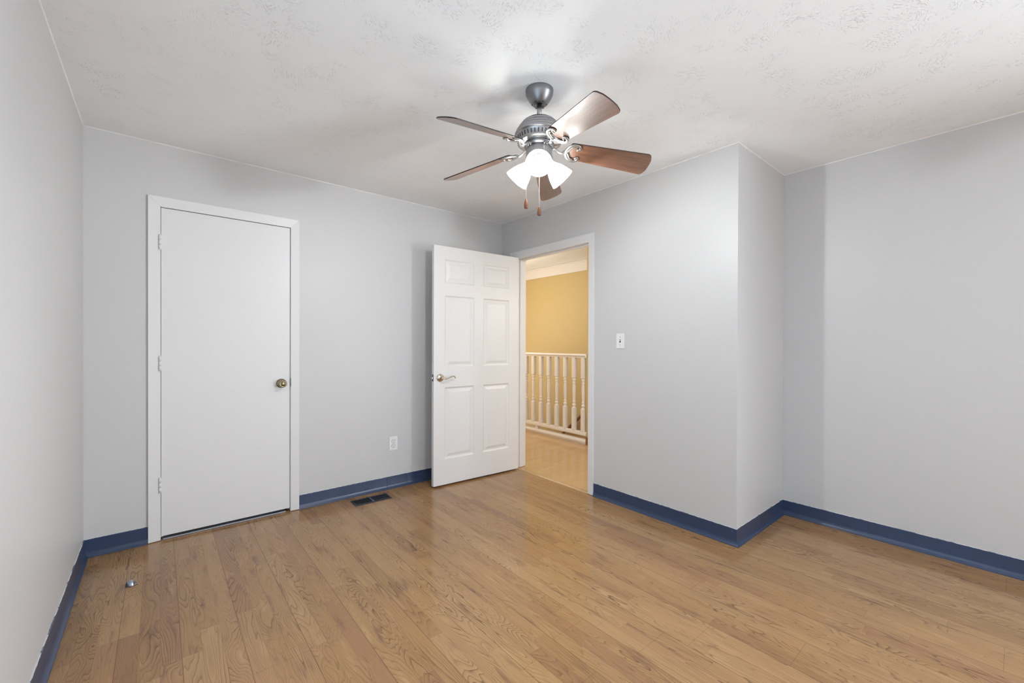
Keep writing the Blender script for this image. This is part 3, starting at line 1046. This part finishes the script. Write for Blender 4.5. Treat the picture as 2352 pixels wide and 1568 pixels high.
rev('canopy', [(0, H), (0.0670, H), (0.0675, H - 0.004), (0.0662, H - 0.010), (0.0655, H - 0.020), (0.0640, H - 0.024), (0.0628, H - 0.027), (0.0590, H - 0.036), (0.0510, H - 0.049), (0.0425, H - 0.060), (0.0360, H - 0.067), (0.0300, H - 0.071), (0.0235, H - 0.072), (0.0225, H - 0.066), (0, H - 0.066)], 'dark_pewter')
for k in range(6):
    a_ = 2 * PI * (k + 0.25) / 6
    rev('vent_hole', [(0, 0), (0.0042, 0), (0.0042, 0.0012), (0, 0.0012)], 'slot', 12, bpy.data.objects['canopy'],
        Matrix.Translation((0.0335 * math.cos(a_), 0.0335 * math.sin(a_), H - 0.0685)) @ Matrix.Rotation(PI, 4, 'X'))
rev('downrod', [(0, H - 0.06), (0.0115, H - 0.06), (0.0115, 2.3010), (0, 2.3010)], 'pewter', 32)
rev('rod_collar', [(0, 2.3180), (0.017, 2.3180), (0.020, 2.3140), (0.022, 2.3020), (0.030, 2.2960), (0, 2.2960)], 'pewter', 40)
# motor housing with stepped ridges
rev('motor_housing', [(0, 2.304), (0.028, 2.303), (0.050, 2.299), (0.066, 2.293), (0.078, 2.285), (0.0865, 2.2765), (0.0885, 2.2735), (0.0870, 2.2705), (0.0935, 2.2655), (0.1000, 2.2590), (0.1020, 2.2555), (0.1000, 2.2525), (0.1065, 2.2480), (0.1110, 2.2420), (0.1122, 2.2385), (0.1100, 2.2355), (0.1160, 2.2310), (0.1190, 2.2250), (0.1195, 2.2200), (0.1170, 2.2170),
                       (0.1135, 2.2150), (0.1120, 2.2120), (0.1045, 2.1875), (0.1055, 2.1855), (0.1050, 2.1830), (0.0990, 2.1800), (0.0900, 2.1790), (0, 2.1790)], 'pewter', 96)
bm = bmesh.new()
for k in range(40):
    a_ = 2 * PI * k / 40
    mtx = Matrix.Translation((0, 0, 0)) @ Matrix.Rotation(a_, 4, 'Z') @ Matrix.Translation((0.1083, 0, 2.1997)) @ Matrix.Rotation(math.radians(17.0), 4, 'Y')
    vs0 = len(bm.verts)
    fs = box(bm, -0.0012, 0.0009, -0.0027, 0.0027, -0.0085, 0.0085)
    vs = set(v for f in fs for v in f.verts)
    bmesh.ops.transform(bm, matrix=mtx, verts=list(vs))
obj('vent_slots', bm, 'slot', bpy.data.objects['motor_housing'])
rev('flywheel', [(0, 2.1800), (0.0700, 2.1800), (0.0720, 2.1770), (0.0720, 2.1680), (0.0600, 2.1640), (0.0560, 2.1600), (0, 2.1600)], 'dark_pewter', 64)
rev('switch_housing', [(0, 2.1640), (0.0540, 2.1630), (0.0610, 2.1600), (0.0645, 2.1530), (0.0650, 2.1360), (0.0640, 2.1220), (0.0660, 2.1160), (0.0660, 2.1110), (0.0640, 2.1060), (0.0620, 2.0940), (0.0540, 2.0810), (0.0400, 2.0720), (0.0200, 2.0675), (0.0120, 2.0620), (0.0080, 2.0560), (0, 2.0545)], 'pewter', 64)

# blades: local +x runs out along the blade
PH0 = math.radians(182.9)
PITCHB = math.radians(20)
ROOT, TIP = 0.148, 0.556
ZR, ZT = 2.158, 2.110
droop = math.atan2(ZR - ZT, TIP - ROOT)


def blade_mesh():
    bm = bmesh.new()
    out = []

    def arc(cx_, cy_, r_, a0, a1, n=6):
        for k in range(n + 1):
            t_ = math.radians(a0 + (a1 - a0) * k / n)
            out.append((cx_ + r_ * math.cos(t_), cy_ + r_ * math.sin(t_)))
    Lb = (TIP - ROOT)
    w0, w1 = 0.050, 0.0665
    # root end rounded, sides slightly flared, tip gently bowed with rounded corners
    arc(0.014, -w0 + 0.014, 0.014, 180, 270)
    arc(Lb - 0.030, -w1 + 0.022, 0.022, 275, 345)
    for k in range(1, 8):
        y = -w1 + 0.020 + (2 * w1 - 0.040) * k / 8
        out.append((Lb - 0.009 + 0.009 * (1 - (y / w1) ** 2), y))
    arc(Lb - 0.030, w1 - 0.022, 0.022, 15, 85)
    arc(0.014, w0 - 0.014, 0.014, 90, 180)
    th = 0.0055
    lo = [bm.verts.new((x, y, -th / 2)) for x, y in out]
    hi = [bm.verts.new((x, y, th / 2)) for x, y in out]
    bm.faces.new(lo[::-1])
    bm.faces.new(hi)
    n_ = len(out)
    for k in range(n_):
        f = bm.faces.new((lo[k], lo[(k + 1) % n_], hi[(k + 1) % n_], hi[k]))
        f.material_index = 1
    return bm


def iron_mesh():
    """scrolled blade iron, in the fan frame along +x, hub end first"""
    bm = bmesh.new()
    tp = math.tan(PITCHB)
    td = math.tan(droop)

    def zb(r, s):            # underside of the blade at radius r, sideways s
        return ZR - (r - ROOT) * td - s * tp - 0.0085
    stem = smooth_curve([(0.056, 0, 2.1660), (0.074, 0, 2.1640), (0.090, 0.002, 2.1530), (0.108, 0.0, 2.1450), (0.124, 0, zb(0.124, 0)), (0.136, 0, zb(0.136, 0))], 5)
    tube(bm, stem, [0.0115 - 0.0035 * math.sin(PI * k / (len(stem) - 1)) for k in range(len(stem))], 14, flat=0.6)
    for sgn in (1, -1):
        pl = [(0.130, 0.002), (0.134, 0.016), (0.142, 0.032), (0.156, 0.043), (0.174, 0.0465), (0.190, 0.041), (0.196, 0.031), (0.191, 0.0225), (0.183, 0.023)]
        pts = smooth_curve([(r, sgn * s, zb(r, sgn * s)) for r, s in pl], 5)
        rad = [0.0095 - 0.0040 * k / (len(pts) - 1) for k in range(len(pts))]
        tube(bm, pts, rad, 12, flat=0.62)
        ball(bm, (0.1845, sgn * 0.0255, zb(0.1845, sgn * 0.0255) - 0.001), 0.0072)
        # inner leaf scroll of the crescent
        pl = [(0.138, 0.004), (0.146, 0.014), (0.152, 0.026), (0.161, 0.034), (0.172, 0.035)]
        pts = smooth_curve([(r, sgn * s, zb(r, sgn * s) - 0.001) for r, s in pl], 4)
        tube(bm, pts, [0.0060 - 0.0025 * k / (len(pts) - 1) for k in range(len(pts))], 10, flat=0.6)
    ball(bm, (0.066, 0.007, 2.1600), 0.0048)
    ball(bm, (0.066, -0.007, 2.1600), 0.0048)
    return bm


bl0 = obj('blade', blade_mesh(), ['blade', 'blade_edge'], fan, 0.0012)
ir0 = obj('blade_iron', iron_mesh(), 'silver', fan)
for k in range(5):
    az = PH0 + k * 2 * PI / 5
    if k == 0:
        bl, ir = bl0, ir0
    else:
        bl, ir = bl0.copy(), ir0.copy()
        COL.objects.link(bl)
        COL.objects.link(ir)
        bl.parent = ir.parent = fan
    ir.rotation_euler = (0, 0, az)
    mtx = Matrix.Rotation(az, 4, 'Z') @ Matrix.Translation((ROOT, 0, ZR)) @ Matrix.Rotation(droop, 4, 'Y') @ Matrix.Rotation(-PITCHB, 4, 'X')
    bl.matrix_local = mtx

# light kit: three shades on short sockets
shade_prof = [(0.0200, 0.000), (0.0225, 0.006), (0.0235, 0.018), (0.0290, 0.032), (0.0385, 0.048), (0.0460, 0.064), (0.0520, 0.082), (0.0572, 0.100), (0.0605, 0.112),
              (0.0590, 0.1125), (0.0556, 0.100), (0.0504, 0.082), (0.0444, 0.064), (0.0369, 0.048), (0.0274, 0.032), (0.0219, 0.018), (0.0209, 0.006), (0.0184, 0.000)]
AZ0 = math.radians(226.0)
TILT = math.radians(40)
for k in range(3):
    az = AZ0 + k * 2 * PI / 3
    dr = Vector((math.cos(az) * math.cos(TILT), math.sin(az) * math.cos(TILT), -math.sin(TILT)))
    base = Vector((math.cos(az) * 0.047, math.sin(az) * 0.047, 2.1060))
    rot = dr.to_track_quat('Z', 'Y').to_matrix().to_4x4()
    AX = Matrix.Translation(base) @ rot
    rev('shade_fitter', [(0, -0.022), (0.0150, -0.022), (0.0180, -0.012), (0.0245, -0.004), (0.0255, 0.004), (0.0240, 0.010), (0.0232, 0.0105), (0, 0.006)], 'pewter', 36, axis=AX)
    bm = bmesh.new()
    lathe(bm, shade_prof + [shade_prof[0]], 48, axis=AX)
    sh = obj('lamp_shade', bm, 'shade', fan)
    bm = bmesh.new()
    lathe(bm, [(0, 0.004), (0.0110, 0.004), (0.0110, 0.016), (0.0140, 0.024), (0.0160, 0.032), (0.0155, 0.040), (0.0110, 0.046), (0, 0.049)], 28, axis=AX)
    obj('bulb', bm, 'bulb', sh)
    lp = Vector((FX, FY, 0)) + base + dr * 0.074
    point_light('bulb_light', lp, BULB_W, BULB_C, 0.020)


def pull(x, y, z0, zt, zb, label=None):
    bm = bmesh.new()
    n_ = int((z0 - zt) / 0.0045)
    tube(bm, [(x, y, z0), (x, y, zt)], 0.0011, 8)
    for q in range(n_):
        bmesh.ops.create_icosphere(bm, subdivisions=1, radius=0.0017, matrix=Matrix.Translation((x, y, z0 - q * 0.0045)))
    ch = obj('pull_chain', bm, 'chain', fan)
    Lf = zt - zb
    bm = bmesh.new()
    lathe(bm, [(0, zt + 0.001), (0.0030, zt), (0.0048, zt - 0.10 * Lf), (0.0080, zt - 0.35 * Lf), (0.0098, zt - 0.62 * Lf), (0.0102, zt - 0.80 * Lf), (0.0092, zt - 0.82 * Lf), (0.0100, zt - 0.86 * Lf), (0.0090, zt - 0.97 * Lf), (0.0070, zb), (0, zb)], 28, axis=Matrix.Translation((x, y, 0)))
    obj('pull_fob', bm, 'fob', ch)


lat = Vector((math.cos(YAW), -math.sin(YAW), 0))
p1 = lat * -0.0625
pull(p1.x, p1.y, 2.130, 1.920, 1.872)
p2 = lat * 0.001 + Vector((0, 0, 0))
pull(p2.x, p2.y, 2.094, 1.884, 1.838)
